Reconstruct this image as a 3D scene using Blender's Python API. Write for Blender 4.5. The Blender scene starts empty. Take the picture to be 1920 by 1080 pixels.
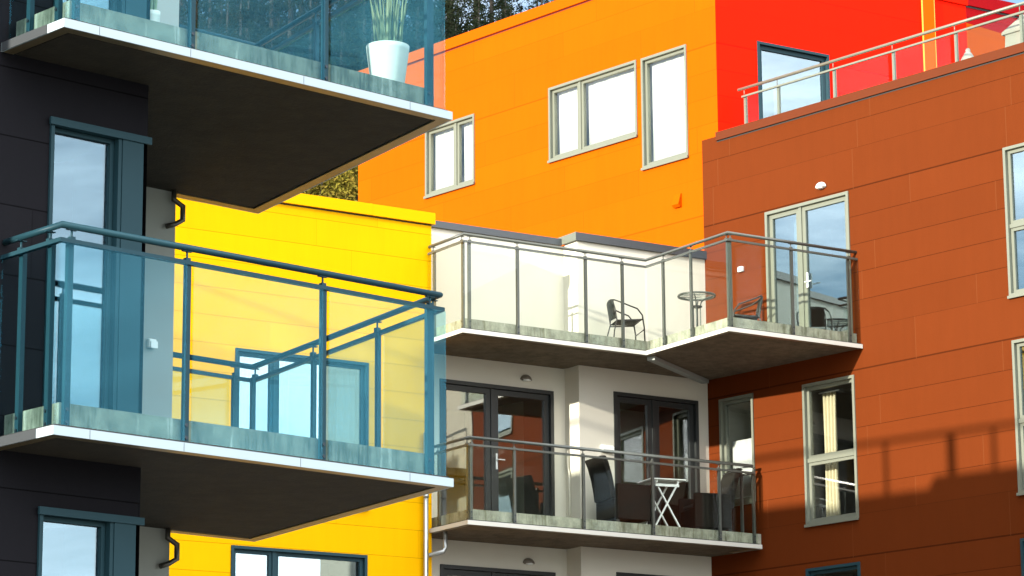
import bpy, bmesh, math, random
from math import sin, cos, pi, radians, atan2
from mathutils import Vector

random.seed(7)
sc = bpy.context.scene
COL = sc.collection
H = 1.6                                   # eye height above the ground

# ------------------------------------------------------------------ camera (solved from the photograph's lines)
FPX, PITCH, ROLL, YAW = 5605.6, .2203, .0074, .9943
CF = Vector((cos(YAW), sin(YAW), 0)); CR = Vector((sin(YAW), -cos(YAW), 0)); CU = Vector((0, 0, 1))
FW = CF * cos(PITCH) + CU * sin(PITCH); UP0 = -CF * sin(PITCH) + CU * cos(PITCH)
def ray(px, py):
    a, b = (px - 960) / FPX, (540 - py) / FPX
    x = a * cos(ROLL) + b * sin(ROLL); y = -a * sin(ROLL) + b * cos(ROLL)
    return FW + CR * x + UP0 * y

cam = bpy.data.cameras.new('camera'); camo = bpy.data.objects.new('camera', cam); COL.objects.link(camo)
cam.sensor_width = 36; cam.lens = 36 * FPX / 1920; cam.clip_end = 3000; cam.clip_start = .5
right = CR * cos(ROLL) - UP0 * sin(ROLL); up = CR * sin(ROLL) + UP0 * cos(ROLL)
from mathutils import Matrix
camo.matrix_world = Matrix(((right.x, up.x, -FW.x, 0), (right.y, up.y, -FW.y, 0), (right.z, up.z, -FW.z, H), (0, 0, 0, 1)))
sc.camera = camo

# ------------------------------------------------------------------ facade frames: u along the wall, v into the building, z up
class Frame:
    def __init__(s, x, y, th): s.x, s.y, s.th = x, y, th; s.c, s.s = cos(th), sin(th)
    def w(s, u, v, z): return Vector((s.x + u * s.c - v * s.s, s.y + u * s.s + v * s.c, z))
    def hit(s, px, py, v=0.):
        r = ray(px, py); nx, ny = -s.s, s.c
        t = (s.x * nx + s.y * ny + v) / (r.x * nx + r.y * ny)
        x, y = r.x * t - s.x, r.y * t - s.y
        return x * s.c + y * s.s, r.z * t + H
    def hitz(s, px, py, z):
        r = ray(px, py); t = (z - H) / r.z; x, y = r.x * t - s.x, r.y * t - s.y
        return x * s.c + y * s.s, -x * s.s + y * s.c
    def rect(s, a, b, v=0.):
        (u0, z1), (u1, z0) = s.hit(*a, v), s.hit(*b, v); return u0, u1, z0, z1
W0 = Frame(0, 0, 0)
YE = Frame(0, 38.40, 0)                    # yellow front
W1 = Frame(0, 38.95, 0); W2 = Frame(0, 38.55, 0)
BR = Frame(28.861, 38.556, atan2(-1, .1441))   # brown side wall
RD = Frame(0, 38.19, 0)
OR = Frame(28.914, 38.19, atan2(-1, .1441))    # orange wall runs to negative u
ANG = YAW - .8257
def LF(y): return Frame(-y * sin(ANG), y * cos(ANG), ANG)
L0 = LF(0); LD = LF(17.68); LG = LF(20.15)

# ------------------------------------------------------------------ mesh helpers
class MB:
    def __init__(s): s.v = []; s.f = []; s.sm = []
    def add(s, vs, fs, smooth=False):
        n = len(s.v); s.v += [tuple(p) for p in vs]
        s.f += [tuple(i + n for i in f) for f in fs]; s.sm += [smooth] * len(fs); return s
    def box(s, a, b, c, d, e, f):
        vs = [(x, y, z) for z in (e, f) for y in (c, d) for x in (a, b)]
        return s.add(vs, [(0, 2, 3, 1), (4, 5, 7, 6), (0, 1, 5, 4), (1, 3, 7, 5), (3, 2, 6, 7), (2, 0, 4, 6)])
    def ring(s, u0, u1, z0, z1, w, v0, v1):
        s.box(u0, u1, v0, v1, z1 - w, z1); s.box(u0, u1, v0, v1, z0, z0 + w)
        s.box(u0, u0 + w, v0, v1, z0 + w, z1 - w); return s.box(u1 - w, u1, v0, v1, z0 + w, z1 - w)
    def bar(s, p, q, w, d, ref=(0, 0, 1)):
        p, q = Vector(p), Vector(q); t = (q - p).normalized(); r = Vector(ref)
        if abs(t.dot(r)) > .95: r = Vector((1, 0, 0))
        a = t.cross(r).normalized() * w / 2; b = t.cross(a).normalized() * d / 2
        vs = [x + i * a + j * b for x in (p, q) for i, j in ((-1, -1), (1, -1), (1, 1), (-1, 1))]
        return s.add(vs, [(3, 2, 1, 0), (4, 5, 6, 7), (0, 1, 5, 4), (1, 2, 6, 5), (2, 3, 7, 6), (3, 0, 4, 7)])
    def tube(s, pts, r, n=10, closed=False):
        pts = [Vector(p) for p in pts]; m = len(pts); vs = []; fs = []; prev = None
        rs = r if isinstance(r, (list, tuple)) else [r] * m
        for i, p in enumerate(pts):
            a = pts[(i - 1) % m] if (i or closed) else p; b = pts[(i + 1) % m] if (i < m - 1 or closed) else p
            t = (b - a).normalized()
            if prev is None:
                k = Vector((0, 0, 1)) if abs(t.z) < .9 else Vector((1, 0, 0))
                e = t.cross(k).normalized()
            else: e = (prev - t * prev.dot(t)).normalized()
            prev = e; g = t.cross(e)
            sc_ = 1.
            if a is not p and b is not p:
                d1 = (p - a).normalized(); d2 = (b - p).normalized(); cs = max(.5, ((1 + d1.dot(d2)) / 2) ** .5); sc_ = 1 / cs if cs < .97 else 1
                bis = (d2 - d1)
                if sc_ > 1 and bis.length > 1e-6: bis.normalize()
                else: sc_ = 1
            for k in range(n):
                an = 2 * pi * k / n; o = (e * cos(an) + g * sin(an)) * rs[i]
                if sc_ > 1: o += bis * o.dot(bis) * (sc_ - 1)
                vs.append(p + o)
        rng = m if closed else m - 1
        for i in range(rng):
            for k in range(n):
                a, b = i * n + k, i * n + (k + 1) % n; c, d = ((i + 1) % m) * n + (k + 1) % n, ((i + 1) % m) * n + k
                fs.append((a, b, c, d))
        s.add(vs, fs, True)
        if not closed:
            o = len(s.v) - len(vs)
            s.f += [tuple(o + k for k in range(n))[::-1], tuple(o + (m - 1) * n + k for k in range(n))]; s.sm += [False, False]
        return s
    def lathe(s, prof, c=(0, 0, 0), n=32):
        vs = []; fs = []
        for r, z in prof:
            for k in range(n): vs.append((c[0] + r * cos(2 * pi * k / n), c[1] + r * sin(2 * pi * k / n), c[2] + z))
        for i in range(len(prof) - 1):
            for k in range(n): fs.append((i * n + k, i * n + (k + 1) % n, (i + 1) * n + (k + 1) % n, (i + 1) * n + k))
        return s.add(vs, fs, True)
    def prism(s, poly, z0, z1):
        n = len(poly); vs = [(x, y, z0) for x, y in poly] + [(x, y, z1) for x, y in poly]
        return s.add(vs, [tuple(range(n))[::-1], tuple(range(n, 2 * n))] + [(i, (i + 1) % n, n + (i + 1) % n, n + i) for i in range(n)])
    def sweep(s, path, a, b, z0, z1):      # mitred bar of section offsets a..b (inwards) by z0..z1 along an open plan path
        A, B = offset(path, a), offset(path, b); m = len(path); vs = []; fs = []
        for i in range(m): vs += [(*A[i], z0), (*B[i], z0), (*B[i], z1), (*A[i], z1)]
        for i in range(m - 1):
            for k in range(4): fs.append((4 * i + k, 4 * i + 4 + k, 4 * i + 4 + (k + 1) % 4, 4 * i + (k + 1) % 4))
        fs += [(0, 1, 2, 3), tuple(4 * (m - 1) + k for k in (3, 2, 1, 0))]
        return s.add(vs, fs)
    def build(s, name, mat, parent=None, off=(0, 0, 0), bevel=0):
        me = bpy.data.meshes.new(name)
        me.from_pydata([(x - off[0], y - off[1], z - off[2]) for x, y, z in s.v], [], s.f)
        me.polygons.foreach_set('use_smooth', s.sm); 
        bm = bmesh.new(); bm.from_mesh(me); bmesh.ops.recalc_face_normals(bm, faces=bm.faces); bm.to_mesh(me); bm.free()
        me.materials.append(mat); o = bpy.data.objects.new(name, me); COL.objects.link(o)
        if parent: o.parent = parent
        if bevel:
            m = o.modifiers.new('bevel', 'BEVEL'); m.width = bevel; m.segments = 2; m.limit_method = 'ANGLE'
        return o
def offset(path, d):
    out = []; m = len(path)
    for i in range(m):
        ns = []
        for j in (i - 1, i):
            if 0 <= j < m - 1:
                dx, dy = path[j + 1][0] - path[j][0], path[j + 1][1] - path[j][1]; l = math.hypot(dx, dy); ns.append((-dy / l, dx / l))
        if len(ns) == 1: n = ns[0]; k = 1
        else:
            n = (ns[0][0] + ns[1][0], ns[0][1] + ns[1][1]); k = 2 / (n[0] ** 2 + n[1] ** 2)
        out.append((path[i][0] + n[0] * k * d, path[i][1] + n[1] * k * d))
    return out

def tag(o, label=None, cat=None, group=None, kind=None):
    for k, v in (('label', label), ('category', cat), ('group', group), ('kind', kind)):
        if v: o[k] = v
    return o
def empty(name, fr, u=0, v=0, z=0, rz=0):
    o = bpy.data.objects.new(name, None); COL.objects.link(o); o.location = fr.w(u, v, z); o.rotation_euler = (0, 0, fr.th + rz)
    o.empty_display_size = .2; return o
def copy_tree(o, parent=None):
    c = o.copy(); COL.objects.link(c)
    if parent: c.parent = parent
    for ch in list(o.children): copy_tree(ch, c)
    return c

# ------------------------------------------------------------------ materials
class N:
    def __init__(s, name):
        s.m = bpy.data.materials.new(name); s.m.use_nodes = True; s.t = s.m.node_tree
        s.b = s.t.nodes['Principled BSDF']; s.out = s.t.nodes['Material Output']
    def n(s, t, **k):
        x = s.t.nodes.new(t)
        for a, b in k.items(): setattr(x, a, b)
        return x
    def l(s, a, b): s.t.links.new(a, b)
    def math(s, op, a, b=None, c=None):
        x = s.n('ShaderNodeMath', operation=op)
        for i, q in enumerate((a, b, c)):
            if q is None: continue
            if isinstance(q, (int, float)): x.inputs[i].default_value = q
            else: s.l(q, x.inputs[i])
        return x.outputs[0]
    def mix(s, f, a, b):
        x = s.n('ShaderNodeMix', data_type='RGBA')
        for i, q in ((0, f), (6, a), (7, b)):
            if isinstance(q, (int, float)): x.inputs[i].default_value = q
            elif isinstance(q, tuple): x.inputs[i].default_value = (*q, 1)
            else: s.l(q, x.inputs[i])
        return x.outputs[2]
    def coord(s): return s.n('ShaderNodeTexCoord').outputs['Object']
    def noise(s, vec, scale, detail=4, rough=.55, stretch=None):
        if stretch:
            mp = s.n('ShaderNodeMapping'); mp.inputs['Scale'].default_value = stretch; s.l(vec, mp.inputs[0]); vec = mp.outputs[0]
        x = s.n('ShaderNodeTexNoise'); x.inputs['Scale'].default_value = scale; x.inputs['Detail'].default_value = detail
        x.inputs['Roughness'].default_value = rough; s.l(vec, x.inputs['Vector']); return x.outputs['Fac']
    def ramp(s, f, a, b):
        x = s.n('ShaderNodeMapRange'); x.clamp = True; s.l(f, x.inputs[0]); x.inputs[1].default_value = a; x.inputs[2].default_value = b; return x.outputs[0]
    def bump(s, h, st=.2, dist=.01):
        x = s.n('ShaderNodeBump'); x.inputs['Strength'].default_value = st; x.inputs['Distance'].default_value = dist
        s.l(h, x.inputs['Height']); s.l(x.outputs[0], s.b.inputs['Normal'])
    def set(s, col=None, rough=.5, metal=0., spec=.5):
        if isinstance(col, tuple): s.b.inputs['Base Color'].default_value = (*col, 1)
        elif col is not None: s.l(col, s.b.inputs['Base Color'])
        s.b.inputs['Roughness'].default_value = rough; s.b.inputs['Metallic'].default_value = metal
        s.b.inputs['Specular IOR Level'].default_value = spec; return s.m

def cladding(name, col, a, sp, period=None, used=None, W=3.2, dark=.45, joint=None, rough=.5, gw=.005, spec=.02):
    """fibre-cement boards: real horizontal open joints and staggered butt joints, very slight tone change per board"""
    k = N(name); c = k.coord(); sx = k.n('ShaderNodeSeparateXYZ'); k.l(c, sx.inputs[0]); x, z = sx.outputs[0], sx.outputs[2]
    zz = k.math('SUBTRACT', z, a)
    if period:
        t = k.math('WRAP', zz, period, 0.); d = k.math('PINGPONG', k.math('MINIMUM', t, used), sp / 2)
        far = k.math('GREATER_THAN', t, used + .02); d = k.math('ADD', d, far)
        row = k.math('ADD', k.math('FLOOR', k.math('DIVIDE', zz, period)), k.math('FLOOR', k.math('DIVIDE', k.math('MINIMUM', t, used), sp)))
    else:
        d = k.math('PINGPONG', zz, sp / 2); row = k.math('FLOOR', k.math('DIVIDE', zz, sp))
    hl = k.math('LESS_THAN', d, gw)
    wn = k.n('ShaderNodeTexWhiteNoise', noise_dimensions='1D'); k.l(row, wn.inputs['W'])
    xo = k.math('ADD', x, k.math('MULTIPLY', wn.outputs['Value'], W))
    dj = k.math('LESS_THAN', k.math('PINGPONG', xo, W / 2), gw * .8)
    bid = k.math('ADD', k.math('MULTIPLY', row, 7.3), k.math('FLOOR', k.math('DIVIDE', xo, W)))
    wb = k.n('ShaderNodeTexWhiteNoise', noise_dimensions='1D'); k.l(bid, wb.inputs['W'])
    n1 = k.noise(c, 1.3, 5); n2 = k.noise(c, 60, 3)
    streak = k.noise(c, 2.2, 4, .6, (3.2, 3.2, .35))
    var = k.math('ADD', k.math('MULTIPLY', k.math('SUBTRACT', wb.outputs['Value'], .5), .10), k.math('ADD', k.math('MULTIPLY', k.math('SUBTRACT', n1, .5), .10), k.math('MULTIPLY', k.math('SUBTRACT', n2, .5), .14)))
    var = k.math('ADD', var, k.math('MULTIPLY', k.math('SUBTRACT', streak, .5), .12))
    v = k.math('ADD', 1., var)
    hs = k.n('ShaderNodeHueSaturation'); hs.inputs['Color'].default_value = (*col, 1); k.l(v, hs.inputs['Value'])
    c1 = k.mix(hl, hs.outputs[0], tuple(q * dark for q in col))
    c2 = k.mix(dj, c1, joint or tuple(q * (dark + .25) for q in col))
    k.bump(k.math('ADD', k.math('MULTIPLY', n2, .3), k.math('SUBTRACT', 1., hl)), .25, .004)
    rg = k.math('ADD', rough - .06, k.math('MULTIPLY', n1, .14)); k.l(rg, k.b.inputs['Roughness'])
    m = k.set(c2, rough, 0, spec); k.l(rg, k.b.inputs['Roughness']); return m

def plain(name, col, rough=.5, metal=0., var=.12, scale=8., spec=.5, bump=0.):
    k = N(name); c = k.coord(); n = k.noise(c, scale, 5)
    hs = k.n('ShaderNodeHueSaturation'); hs.inputs['Color'].default_value = (*col, 1)
    k.l(k.math('ADD', 1 - var / 2, k.math('MULTIPLY', n, var)), hs.inputs['Value'])
    if bump: k.bump(k.noise(c, scale * 12, 4), bump, .004)
    return k.set(hs.outputs[0], rough, metal, spec)
def concrete(name, col=(.36, .37, .31), stain=(.10, .12, .06), amt=.75, pale=.55):
    k = N(name); c = k.coord(); n1 = k.noise(c, 5, 7, .7); n2 = k.noise(c, 3.5, 6, .7, (4., 4., .45)); n3 = k.noise(c, 40, 4)
    n4 = k.noise(c, 1.4, 3, .6)
    a = k.mix(k.math('MULTIPLY', k.ramp(n1, .38, .64), .75), col, tuple(q * .42 for q in col))
    b = k.mix(k.math('MULTIPLY', k.math('MULTIPLY', k.ramp(n2, .46, .68), k.ramp(n4, .38, .6)), amt), a, stain)
    d = k.mix(k.math('MULTIPLY', k.ramp(n2, .40, .28), pale), b, (.62, .62, .56))
    k.bump(k.math('ADD', n3, n1), .35, .006); return k.set(d, .85, 0, .3)
def glass(name, r0=.08, tint=(.93, .97, .95), refl=(1, 1, 1), wave=0., boost=1.):
    """clear sheet: straight transparency plus a mirror reflection by Schlick's law"""
    k = N(name); g = k.n('ShaderNodeNewGeometry')
    d = k.n('ShaderNodeVectorMath', operation='DOT_PRODUCT'); k.l(g.outputs['Incoming'], d.inputs[0]); k.l(g.outputs['Normal'], d.inputs[1])
    f = k.math('POWER', k.math('SUBTRACT', 1., k.math('ABSOLUTE', d.outputs['Value'])), 5.)
    f = k.math('MULTIPLY_ADD', f, 1 - r0, r0)
    tr = k.n('ShaderNodeBsdfTransparent'); tr.inputs[0].default_value = (*tint, 1)
    gl = k.n('ShaderNodeBsdfGlossy'); gl.inputs['Roughness'].default_value = .0; gl.inputs[0].default_value = (*refl, 1)
    if wave:
        bp = k.n('ShaderNodeBump'); bp.inputs['Strength'].default_value = wave; bp.inputs['Distance'].default_value = .01
        k.l(k.noise(k.coord(), 1.6, 1), bp.inputs['Height']); k.l(bp.outputs[0], gl.inputs['Normal'])
    mx = k.n('ShaderNodeMixShader'); k.l(f, mx.inputs[0]); k.l(tr.outputs[0], mx.inputs[1]); k.l(gl.outputs[0], mx.inputs[2])
    k.l(mx.outputs[0], k.out.inputs[0]); k.t.nodes.remove(k.b); return k.m
def fabric(name, col, trans=.35):
    k = N(name); c = k.coord(); n = k.noise(c, 5, 4)
    cc = k.mix(n, tuple(q * .9 for q in col), col)
    d = k.n('ShaderNodeBsdfDiffuse'); t = k.n('ShaderNodeBsdfTranslucent'); k.l(cc, d.inputs[0]); k.l(cc, t.inputs[0])
    mx = k.n('ShaderNodeMixShader'); mx.inputs[0].default_value = trans; k.l(d.outputs[0], mx.inputs[1]); k.l(t.outputs[0], mx.inputs[2])
    k.l(mx.outputs[0], k.out.inputs[0]); k.t.nodes.remove(k.b); return k.m
def foliage(name, dark, light, warm):
    k = N(name); c = k.coord(); n = k.noise(c, .7, 4); n2 = k.noise(c, 5, 3)
    oi = k.n('ShaderNodeObjectInfo')
    a = k.mix(k.ramp(n, .35, .65), dark, light); b = k.mix(k.math('MULTIPLY', k.ramp(n2, .45, .7), .6), a, warm)
    hs = k.n('ShaderNodeHueSaturation'); k.l(b, hs.inputs['Color']); k.l(k.math('MULTIPLY_ADD', oi.outputs['Random'], .5, .75), hs.inputs['Value'])
    d = k.n('ShaderNodeBsdfDiffuse'); t = k.n('ShaderNodeBsdfTranslucent'); k.l(hs.outputs[0], d.inputs[0]); k.l(hs.outputs[0], t.inputs[0])
    mx = k.n('ShaderNodeMixShader'); mx.inputs[0].default_value = .3; k.l(d.outputs[0], mx.inputs[1]); k.l(t.outputs[0], mx.inputs[2])
    k.l(mx.outputs[0], k.out.inputs[0]); k.t.nodes.remove(k.b); return k.m

M = {}
ZR = 8.21                                 # a brown board joint (world height)
M['brown'] = cladding('brown boards', (.103, .0215, .0046), ZR, .45, 2.9, 2.25, 3.1, .5, joint=(.13, .038, .012))
M['orange'] = cladding('orange boards', (.42, .070, .0002), 14.213, .45, 2.9, 2.25, 3.3, .72, joint=(.36, .048, .001), gw=.004)
M['red'] = cladding('red boards', (.78, .0095, .0006), 14.213, .45, 2.9, 2.25, 3.3, .6)
M['yellow'] = cladding('yellow boards', (.66, .328, .0004), 7.904, .42, None, None, 3.4, .5, gw=.004)
M['dark'] = cladding('charcoal boards', (.0098, .0096, .0118), 6.37, .51, None, None, 3.4, .3, gw=.005)
M['white'] = plain('white render', (.56, .535, .455), .8, 0, .08, 1.5, .2, .25)
M['grey'] = plain('grey render', (.27, .29, .27), .8, 0, .08, 1.5, .3, .2)
M['cap'] = plain('dark sheet metal', (.055, .062, .068), .45, .3, .2, 2)
M['steel'] = plain('grey painted steel', (.075, .082, .072), .38, .25, .15, 6)
M['steel_l'] = plain('grey steel with painted blue skylight', (.012, .041, .055), .45, .05, .15, 6, .15)  # grey steel; the blue skylight of its shade is put into the colour
M['bolt'] = plain('bolt', (.03, .04, .05), .4, .6)
M['frame'] = plain('grey window frame', (.145, .155, .12), .42, .1, .1, 4)
M['frame_d'] = plain('shade darkened window frame', (.020, .023, .023), .4, .1, .1, 4)  # grey frames again, with the shade under the soffits put into the colour
M['frame_l'] = plain('grey frame with painted blue skylight', (.014, .040, .051), .5, 0, .1, 4, .12)  # frames are grey; blue skylight is painted into this tone
M['fascia'] = plain('white fascia metal', (.50, .49, .44), .4, 0, .08, 3)
M['fascia_l'] = plain('white fascia with painted blue skylight', (.33, .40, .43), .4, 0, .08, 3)  # white metal with its bluish shade painted into the colour
M['drip'] = plain('drip edge with painted warm reflection', (.26, .20, .11), .38, .75, .6, 4)  # fascia underside; brown reflected from the surroundings is put into the colour
M['rubber'] = plain('black rubber', (.012, .014, .014), .6)
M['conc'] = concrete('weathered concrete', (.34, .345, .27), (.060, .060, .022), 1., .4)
M['conc_l'] = concrete('dark mottled concrete', (.19, .205, .16), (.016, .026, .015), 1., .35)  # darker, heavily mottled concrete for the left balconies
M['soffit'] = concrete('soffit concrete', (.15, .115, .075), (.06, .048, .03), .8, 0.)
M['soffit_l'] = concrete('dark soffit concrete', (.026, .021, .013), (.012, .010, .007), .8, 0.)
M['glass'] = glass('balustrade glass', .012, (.95, .97, .95))
M['glass_l'] = glass('sky tinted balustrade glass', .026, (.88, .965, .975), (.22, .75, 1))  # clear sheet with the blue of reflected sky put into its tint
M['pane'] = glass('window glass', .16, (.80, .85, .82), wave=.06)
M['pane_c'] = glass('coated window glass', .24, (.60, .68, .70), (.78, .93, 1), wave=.05)
M['pane_l'] = glass('blue window glass', .17, (.45, .60, .66), (.70, .90, 1), wave=.05)
M['pane_o'] = glass('clear window glass', .07, (.95, .97, .96))
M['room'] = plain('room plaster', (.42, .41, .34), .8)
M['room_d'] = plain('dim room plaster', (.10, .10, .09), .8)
M['blind'] = fabric('white blind', (.82, .82, .80), .3)
M['curtain'] = fabric('cream curtain', (.82, .74, .52), .35)
M['zinc'] = plain('zinc pipe', (.42, .44, .43), .35, .8, .2, 5)
M['pipe_d'] = plain('dark metal pipe', (.10, .095, .08), .35, .7, .3, 5)
M['lampw'] = plain('white enamel', (.80, .79, .74), .3)
M['lampd'] = plain('brown grey lamp glass', (.16, .14, .11), .3)
M['plast'] = plain('white plastic', (.75, .77, .75), .4)
M['black'] = plain('black metal', (.02, .02, .018), .45, .2)
M['sling'] = plain('dark woven plastic', (.014, .015, .012), .6, 0, .5, 60, .2)
M['wicker'] = plain('dark wicker', (.013, .011, .009), .8, 0, .9, 45, .1, .6)
M['whitewood'] = plain('white painted wood', (.80, .82, .80), .5)
M['pot'] = plain('white glazed pot', (.46, .46, .42), .5, 0, .16, 14)
M['leaf'] = foliage('grass leaf', (.17, .24, .14), (.27, .33, .20), (.32, .35, .22))
M['soil'] = plain('soil', (.03, .022, .015), .9)
M['bark'] = plain('bark', (.022, .018, .013), .9)
M['conifer'] = foliage('conifer needles', (.010, .017, .010), (.022, .032, .017), (.035, .030, .016))
M['bush'] = foliage('autumn bush leaves', (.05, .06, .012), (.20, .17, .025), (.24, .13, .03))
M['ground'] = plain('bounce paled ground', (.15, .142, .125), .9, 0, .3, .5)  # unseen ground made pale to bounce fill light up the walls
M['hill'] = plain('forest floor', (.035, .040, .022), .95, 0, .6, .3)
M['shade_wall'] = plain('pale render', (.55, .53, .48), .85)
M['roof'] = plain('roof felt', (.06, .06, .06), .9)
M['cover'] = plain('off white canvas', (.20, .195, .165), .7, 0, .1, 6)
M['stone'] = plain('pale stone', (.22, .21, .185), .7, 0, .3, 20)

# ------------------------------------------------------------------ building pieces
def wall(root, mat, fr, u0, u1, z0, z1, holes=(), v=0., depth=.10, rest=None, name='wall'):
    """front sheet with real openings and reveals; rest=(v_back) closes the volume behind"""
    us = sorted({u0, u1, *[h[0] for h in holes], *[h[1] for h in holes]}); zs = sorted({z0, z1, *[h[2] for h in holes], *[h[3] for h in holes]})
    m = MB()
    ins = lambda a, b: any(h[0] - 1e-6 < a < h[1] and h[2] - 1e-6 < b < h[3] for h in holes)
    for i in range(len(us) - 1):
        for j in range(len(zs) - 1):
            if not ins((us[i] + us[i + 1]) / 2, (zs[j] + zs[j + 1]) / 2):
                a, b, c, d = us[i], us[i + 1], zs[j], zs[j + 1]; m.add([(a, v, c), (b, v, c), (b, v, d), (a, v, d)], [(0, 1, 2, 3)])
    for a, b, c, d in holes:
        m.add([(a, v, c), (b, v, c), (b, v, d), (a, v, d), (a, v + depth, c), (b, v + depth, c), (b, v + depth, d), (a, v + depth, d)],
              [(0, 4, 5, 1), (1, 5, 6, 2), (2, 6, 7, 3), (3, 7, 4, 0)])
    if rest:
        m.add([(u0, v, z0), (u1, v, z0), (u1, v, z1), (u0, v, z1), (u0, rest, z0), (u1, rest, z0), (u1, rest, z1), (u0, rest, z1)],
              [(1, 5, 6, 2), (5, 4, 7, 6), (4, 0, 3, 7), (3, 2, 6, 7)])
    return m.build(name, mat, root)

def window(root, r, mat, pane, cols=(), rows=(), v=0., room=None, deep=2.2, trim=.045, sash=.05, sill=True, flare=.6):
    """outer trim + frame as one part; sashes, panes, sill and the room behind as its sub-parts.  cols/rows: inner divisions (u / z)"""
    u0, u1, z0, z1 = r
    f = MB(); f.ring(u0, u1, z0, z1, trim, v - .022, v + .05)
    a0, a1, b0, b1 = u0 + trim, u1 - trim, z0 + trim, z1 - trim
    cs = [a0, *cols, a1]; rs = [b0, *rows, b1]
    for c in cols: f.box(c - .03, c + .03, v + .012, v + .09, b0, b1)
    for q in rows: f.box(a0, a1, v + .014, v + .088, q - .03, q + .03)
    w = f.build('window', mat, root)
    for i in range(len(cs) - 1):
        for j in range(len(rs) - 1):
            p0, p1 = cs[i] + (.03 if i else .004), cs[i + 1] - (.03 if i < len(cs) - 2 else .004)
            q0, q1 = rs[j] + (.03 if j else .004), rs[j + 1] - (.03 if j < len(rs) - 2 else .004)
            MB().ring(p0, p1, q0, q1, sash, v + .035, v + .10).build('sash', mat, w)
            MB().box(p0 + sash, p1 - sash, v + .064, v + .072, q0 + sash, q1 - sash).build('pane', pane, w)
    if sill: MB().box(u0 - .01, u1 + .01, v - .05, v - .023, z0 - .03, z0 + .012).build('sill', mat, w)
    if room:
        e = .002; A = (u0 + e, u1 - e, z0 + e, z1 - e)
        q = MB(); a, b, c, d = A; v0, v1 = v + .1015, v + deep
        P = [(a, v0, c), (b, v0, c), (b, v0, d), (a, v0, d), (a - flare, v1, c - .1), (b + .6, v1, c - .1), (b + .6, v1, d + .15), (a - flare, v1, d + .15)]
        q.add(P, [(0, 4, 5, 1), (1, 5, 6, 2), (2, 6, 7, 3), (3, 7, 4, 0), (4, 7, 6, 5)]); q.build('room', room, w)
    return w
def inset(r, d=.012): return r[0] + d, r[1] - d, r[2] + d, r[3] - d

# ------------------------------------------------------------------ key heights (world)
g0, g1 = 3.5624 + H, 6.4624 + H           # left balconies: top of the white edge strip
h0, h1 = 6.344 + H, 9.244 + H             # right balconies
DECK = .19

# =========================== yellow building
ye = tag(empty('yellow_apartment_building', YE), 'bright yellow board clad apartment building with a folded yellow roof edge', 'building')
yw1 = YE.rect((441, 652), (690, 850)); yw1 = (yw1[0], yw1[1], 6.344 + H + .23, yw1[3])
t = YE.rect((433, 1022), (688, 1041)); yw2 = (t[0], t[1], t[3] - 1.45, t[3])
yx1 = YE.hit(809, 600)[0]; yz1 = YE.hit(814, 423)[1] + .10
wall(ye, M['yellow'], YE, 15.2, yx1, 0, yz1, [inset(yw1), inset(yw2)], rest=9.)
zt = YE.hit(814, 401)[1]; zb = YE.hit(814, 422)[1]
MB().box(15.15, yx1 + .045, -.05, .3, zb, zt).build('roof_edge', plain('yellow sheet metal', (.66, .328, .0004), .45, 0, .04, 2, .02), ye)
MB().box(15.2, yx1 - .003, -.004, -.001, zb - .022, zb - .001).build('joint_strip', plain('brown shadow joint', (.02, .012, .003), .8), ye)
MB().box(15.2, yx1 - .02, .31, 8.9, zt - .5, zt - .42).build('roof', M['roof'], ye)
c1 = YE.hit(517, 700)[0]
window(ye, yw1, M['frame_l'], M['pane_c'], [c1], v=0, room=M['room'])
c2 = YE.hit(515, 1060)[0]
window(ye, yw2, M['frame_l'], M['pane_c'], [c2], v=0, room=M['room'])
# tilted casement in the lower window, opened inwards at the top is not readable: a real leaning vent sash
m = MB(); u, z = YE.hit(800, 925); 
def pipe_run(pts, r=.04, n=12): return MB().tube(pts, r, n)
ub = YE.hit(798, 1000, -.08)[0]
dp = pipe_run([(ub, -.09, 9.4), (ub, -.09, .1)], .036).build('downpipe', M['zinc'], ye)
for q in (8.4, 6.9, 5.6, 3.): MB().tube([(ub, -.09, q), (ub, -.09, q + .05)], .046).build('pipe_clip', M['zinc'], dp)

# =========================== white block between yellow and brown
wh = tag(empty('white_apartment_block', W1), 'white rendered block with stepped front and dark roof edge between yellow and brown walls', 'building')
STEP = 26.318; D12 = W2.y - W1.y
flo0, flo1 = h0 + DECK, h1 + DECK
t = W1.hit(824, 709); t2 = W1.hit(1037, 734)
wd1 = (t[0], t2[0], flo0 - .02, t2[1])
t = W2.hit(1150, 733); t2 = W2.hit(1308, 753)
wd2 = (t[0], t2[0], flo0 - .02, (t[1] + t2[1]) / 2)
wl1 = (wd1[0], wd1[1], flo0 - 2.92, wd1[3] - 2.9); wl2 = (wd2[0], wd2[1], flo0 - 2.92, wd2[3] - 2.9)
zc = 11.205 + H; zct = 11.335 + H
wall(wh, M['white'], W1, yx1 - .05, STEP, 0, zc, [inset(wd1), inset(wl1)], rest=8)
wall(wh, M['white'], W1, STEP, BR.w(0, 0, 0).x + .25, 0, zc + .012, [inset(wd2), inset(wl2)], v=D12, rest=1.2, name='wall')
MB().box(yx1 + .05, STEP - .05, -.05, .3, zc + .001, zct - .02).build('roof_edge', M['cap'], wh)
MB().box(STEP - .055, BR.w(0, 0, 0).x + .02, D12 - .05, D12 + .35, zc + .014, zct + .015).build('roof_edge', M['cap'], wh)
pale = MB().box(STEP - .062, STEP - .056, D12 - .052, .26, zc + .013, zct + .016).build('roof_edge_lit_end', M['frame'], wh)  # pale sheet over the dark cap's end: sunlight put into its colour
MB().box(yx1, 28.5, .31, 6, zc - .1, zc - .02).build('roof', M['roof'], wh)
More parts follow.
